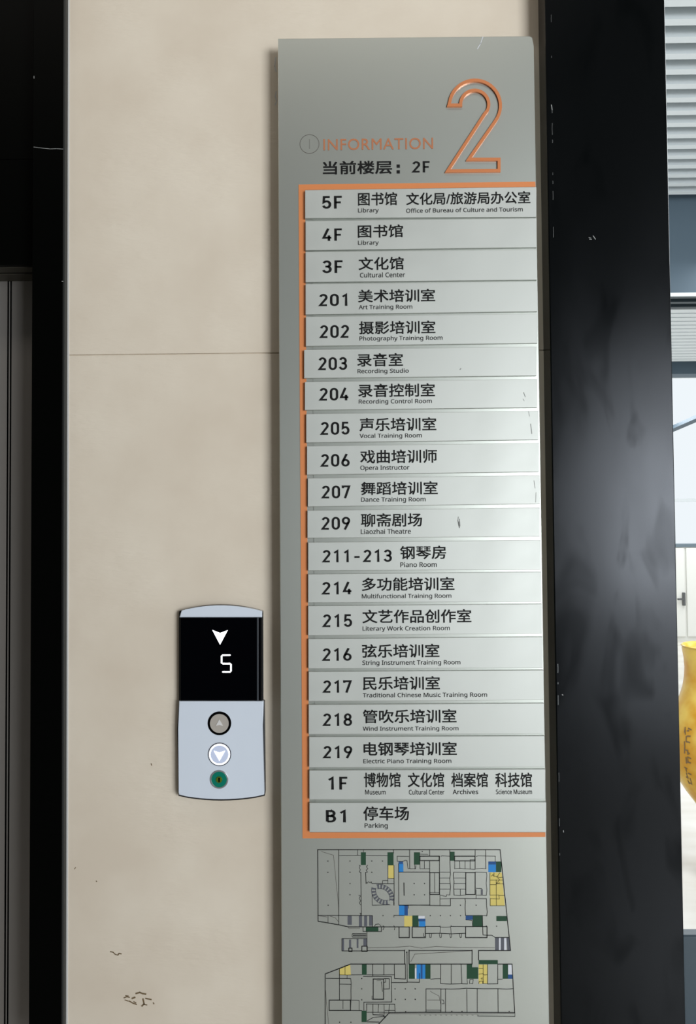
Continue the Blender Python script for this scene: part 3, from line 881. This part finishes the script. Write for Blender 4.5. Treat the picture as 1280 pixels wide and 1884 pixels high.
# ring of stair treads around the oval opening
bm = bmesh.new()
for cx, cy, a0, a1 in ((845, 690, 104, -14), (910, 600, 166, 284)):
    for i in range(8):
        s = a0 + (a1 - a0) * (i + 0.12) / 8
        e = a0 + (a1 - a0) * (i + 0.68) / 8
        q = []
        for a, r in ((s, 158), (e, 158), (e, 112), (s, 112)):
            q.append(A(cx + r * math.cos(math.radians(a)), cy - r * math.sin(math.radians(a))))
        flat(bm, q, YF)
    for r in (112, 158):
        stroke_px(bm, [A(cx + r * math.cos(math.radians(a0 + (a1 - a0) * t / 14)), cy - r * math.sin(math.radians(a0 + (a1 - a0) * t / 14))) for t in range(15)], .9, YF)
link('oval_stair', bm, M_zgrey, plan)

# ------------------------------------------------------------------ the lift call panel
P = lambda x, y: (300 + x / 4.595, 1090 + y / 4.595)
YL = -0.016
pc = W(404, 1293, YL)
lop = empty('elevator_call_panel', (pc.x, 0, pc.z), 'white lift call panel with black display showing a down arrow and 5', 'call panel')


def arc_y(x, xa, xb, yend, ymid):
    t = (x - (xa + xb) / 2) / ((xb - xa) / 2)
    return ymid + (yend - ymid) * t * t


# housing behind everything (dark, peeps out at the edges)
top = [P(x, arc_y(x, 133, 840, 158, 104)) for x in range(840, 132, -47)]
bot = [P(x, arc_y(x, 128, 858, 1722, 1760)) for x in range(128, 859, 73)]
slab('back_housing', [P(842, 175)] + top + [P(133, 175), P(133, 915), P(119, 1150), P(130, 1690)] + bot + [P(863, 1690), P(856, 920), P(842, 915)], YL + 0.006, -0.0008, M_housing, lop, 0.0012)
# top cap with arched edge
top = [P(x, arc_y(x, 136, 834, 158, 110)) for x in range(834, 135, -34)]
slab('top_cap', [P(834, 211)] + top + [P(136, 211)], YL, YL + 0.008, M_film, lop, 0.0016, 3)
scr = slab('display_screen', [P(140, 213), P(832, 213), P(832, 917), P(140, 917)], YL - 0.0006, YL + 0.0085, M_screen, lop, 0.0022, 4)
scr['label'] = 'black glossy display'
slab('painted_highlight', [P(793, 214), P(806, 214), P(806, 916), P(793, 916)], YL - 0.0009, YL - 0.0002, M_highlight, scr, 0.00025)['label'] = 'thin grey painted highlight of the display bevel'  # grey strip stands in for the highlight along the display's bevel
slab('down_arrow', [P(415, 317), P(481, 343), P(547, 318), P(481, 442)], YL - 0.0011, YL - 0.0004, M_led, scr)['label'] = 'lit white down arrow'
# seven segment digit 5
bm = bmesh.new()


def seg(a, b, wd=13):
    (x0, y0), (x1, y1) = a, b
    dx, dy = x1 - x0, y1 - y0
    l = math.hypot(dx, dy)
    ux, uy = dx / l, dy / l
    nx, ny = -uy * wd / 2, ux * wd / 2
    c = wd * .5
    pts = [(x0, y0), (x0 + ux * c + nx, y0 + uy * c + ny), (x1 - ux * c + nx, y1 - uy * c + ny), (x1, y1), (x1 - ux * c - nx, y1 - uy * c - ny), (x0 + ux * c - nx, y0 + uy * c - ny)]
    prism(bm, [W(*P(*q), YL - 0.0011) for q in pts], YL - 0.0004)


seg((494, 531), (572, 530))
seg((494, 531), (494, 603))
seg((497, 602), (572, 602))
seg((573, 602), (573, 672))
seg((497, 672), (573, 672))
link('floor_digit', bm, M_led, scr)['label'] = 'lit white digit 5'
bot = [P(x, arc_y(x, 132, 852, 1712, 1748)) for x in range(132, 853, 60)]
face = slab('face_plate', [P(847, 919), P(133, 919), P(128, 1150), P(132, 1690)] + bot + [P(854, 1685), P(840, 1130)], YL - 0.0008, YL + 0.0065, M_film, lop, 0.0018, 3)
kz = (W(454, 1293, YL) - W(354, 1293, YL)).length / 100 / 4.595


def ctr(x, y):
    p_ = W(*P(x, y), YL)
    return (p_.x, p_.z)


def tri(c, s, up, y0, y1):
    cx, cz = c
    d = 1 if up else -1
    pts = [(cx - .95 * s, cz - d * .62 * s), (cx, cz + d * 1.05 * s), (cx + .95 * s, cz - d * .62 * s), (cx, cz - d * .34 * s)]
    bm = bmesh.new()
    prism(bm, [(x, y0, z) for x, z in pts], y1)
    return bm


yfp = YL - 0.0008
c = ctr(477, 1105)
b1 = link('call_button', disc(bmesh.new(), c, 79 * kz, yfp - .0012, yfp + .002, 48, .0008), M_btn, lop)
b1['label'] = 'grey unlit up button'
link('button_ring', disc(bmesh.new(), c, 99 * kz, yfp - .0008, yfp + .001, 48, .0003, ri=78 * kz), M_gap, b1)['label'] = 'black ring'
link('up_arrow', tri(c, 32 * kz, True, yfp - .0019, yfp - .0012), M_btnmark, b1)
c = ctr(478, 1367)
b2 = link('call_button', disc(bmesh.new(), c, 76 * kz, yfp - .0014, yfp + .002, 48, .0006), M_btnlit, lop)
b2['label'] = 'lit down button'
link('light_ring', disc(bmesh.new(), c, 88 * kz, yfp - .0014, yfp + .002, 48, .0002, ri=76 * kz), M_led, b2)['label'] = 'glowing white ring'
link('button_ring', disc(bmesh.new(), c, 98 * kz, yfp - .0008, yfp + .001, 48, .0003, ri=88.5 * kz), M_zgrey, b2)
link('down_arrow', tri(c, 50 * kz, False, yfp - .0018, yfp - .0012), M_led, b2)['label'] = 'glowing white arrow'
c = ctr(475, 1578)
lk = link('key_lock', disc(bmesh.new(), c, 64 * kz, yfp - .0016, yfp + .002, 40, .0008), M_green, lop)
lk['label'] = 'green key lock'
link('lock_ring', disc(bmesh.new(), c, 78 * kz, yfp - .0014, yfp + .001, 40, .0007, ri=63 * kz), M_chrome, lk)['label'] = 'chrome ring'
link('key_barrel', disc(bmesh.new(), c, 27 * kz, yfp - .0026, yfp + .001, 28, .0004), M_brass, lk)
bm = bmesh.new()
box(bm, c[0] - 5 * kz, c[0] + 7 * kz, yfp - .0029, yfp - .0024, c[1] - 20 * kz, c[1] + 18 * kz, .00005)
link('keyhole', bm, M_gap, lk)

# ------------------------------------------------------------------ things in the hall
# floor-standing yellow vase
dv = 3.2
yv = yw(dv)
kv = dv / F
axis = W(1318, 1400, yv).x
prof = [(1189, 56), (1187, 54), (1196, 54), (1212, 51.5), (1230, 50.5), (1248, 51.5), (1266, 54.5), (1284, 60), (1300, 66), (1320, 72), (1345, 76.5), (1372, 78.5), (1398, 77), (1420, 72.5), (1438, 65), (1458, 53), (1477, 39), (1490, 32), (1510, 28), (1540, 27), (1570, 30), (1592, 36)]
vase = empty('floor_vase', (axis, yv, 0), 'tall yellow glazed vase with brown brushwork standing on the hall floor behind the column', 'vase')
zr = lambda y: (W(1300, y, yv).z)
bm = bmesh.new()
rings = []
N = 64
pr_ = [(zr(y), r * kv) for y, r in prof]
pr_ += [(0.0, pr_[-1][1])]
inner = [(zr(1190), 52 * kv), (zr(1230), 47 * kv), (zr(1280), 52 * kv), (zr(1350), 70 * kv), (zr(1440), 58 * kv)]
for z, r in list(reversed(inner)) + pr_:
    rings.append([bm.verts.new((axis + r * math.cos(2 * PI * i / N), yv + r * math.sin(2 * PI * i / N), z)) for i in range(N)])
for a_, b_ in zip(rings, rings[1:]):
    for i in range(N):
        j = (i + 1) % N
        bm.faces.new((a_[i], a_[j], b_[j], b_[i]))
bm.faces.new(list(reversed(rings[0])))
bm.faces.new(rings[-1])
bmesh.ops.recalc_face_normals(bm, faces=bm.faces[:])


def vr(z):
    for (za, ra), (zb, rb) in zip(pr_, pr_[1:]):
        if zb <= z <= za and za != zb:
            return ra + (rb - ra) * (za - z) / (za - zb)
    return pr_[-1][1]


n0 = len(bm.faces)
random.seed(3)
# brush strokes laid on the glaze: column of small marks and a leaning spray
cen = -PI / 2 - 0.10
for col_ in range(3):
    for row in range(6):
        zc = zr(1330 + row * 19)
        for s in range(4):
            a0 = -2.70 + col_ * 0.34 + random.uniform(-.07, .07)
            z0 = zc + random.uniform(-.014, .014)
            hor = s % 2
            a1, z1_ = (a0 + random.uniform(.06, .11), z0 + random.uniform(-.004, .004)) if hor else (a0 + random.uniform(-.02, .02), z0 - random.uniform(.015, .028))
            q = []
            for (aa, zz) in ((a0, z0), (a1, z1_)):
                for e in (-1, 1):
                    za = zz + (e * .0028 if hor else 0)
                    ab = aa + (0 if hor else e * .013)
                    r = vr(za) + .0012
                    q.append(Vector((axis + r * math.cos(ab), yv + r * math.sin(ab), za)))
            bm.faces.new([bm.verts.new(v) for v in (q[0], q[1], q[3], q[2])])
bm.faces.ensure_lookup_table()
for f in bm.faces[n0:]:
    f.material_index = 1
vb = link('vase_body', bm, M_vase, vase, smooth=True)
vb.data.materials.append(M_brown)

# low pale cabinet at the far side
yc_ = yw(9.8)
zc_ = W(1265, 1001, yc_).z
xa = W(1262, 1100, yc_).x
cab = empty('cabinet', (xa, yc_ + .25, 0), 'low pale cabinet with a dark handle below the bright far windows', 'cabinet')
boxes('cabinet_body', M_cab, [(xa - 1.6, xa + 1.8, yc_ + .02, yc_ + .5, 0.0, zc_ - .04)], cab)
boxes('cabinet_top', M_slatdark, [(xa - 1.62, xa + 1.82, yc_, yc_ + .52, zc_ - .04, zc_)], cab)
dl = boxes('door', M_cab, [(xa - .8, xa - .012, yc_ + .0, yc_ + .02, .06, zc_ - .05)], cab, .004)
dr = boxes('door', M_cab, [(xa + .012, xa + .8, yc_ + .0, yc_ + .02, .06, zc_ - .05)], cab, .004)
hz0, hz1 = W(1261, 1114, yc_).z, W(1261, 1090, yc_).z
bm = bmesh.new()
box(bm, xa - .055, xa - .02, yc_ - .03, yc_ + .0, hz0, hz1, .003)
zz = (hz0 + hz1) / 2
box(bm, xa - .13, xa - .05, yc_ - .05, yc_ - .025, zz - .012, zz + .012, .003)
link('handle', bm, M_handle, dl)

# slim linear lamp on the far ceiling
p0, p1 = W(1236, 790, yw(9.95)), W(1284, 769, yw(9.0))
lamp = empty('ceiling_lamp', ((p0 + p1) / 2), 'slim grey linear lamp hanging below the far bright ceiling', 'lamp')
dirv = (p1 - p0)
bm = bmesh.new()
box(bm, -.04, .04, -dirv.length * 1.2, dirv.length * 1.2, -.02, .03)
q = Vector((0, 1, 0)).rotation_difference(dirv.normalized()).to_matrix().to_4x4()
bmesh.ops.transform(bm, matrix=Matrix.Translation((p0 + p1) / 2) @ q, verts=bm.verts[:])
link('lamp_body', bm, M_beam, lamp)
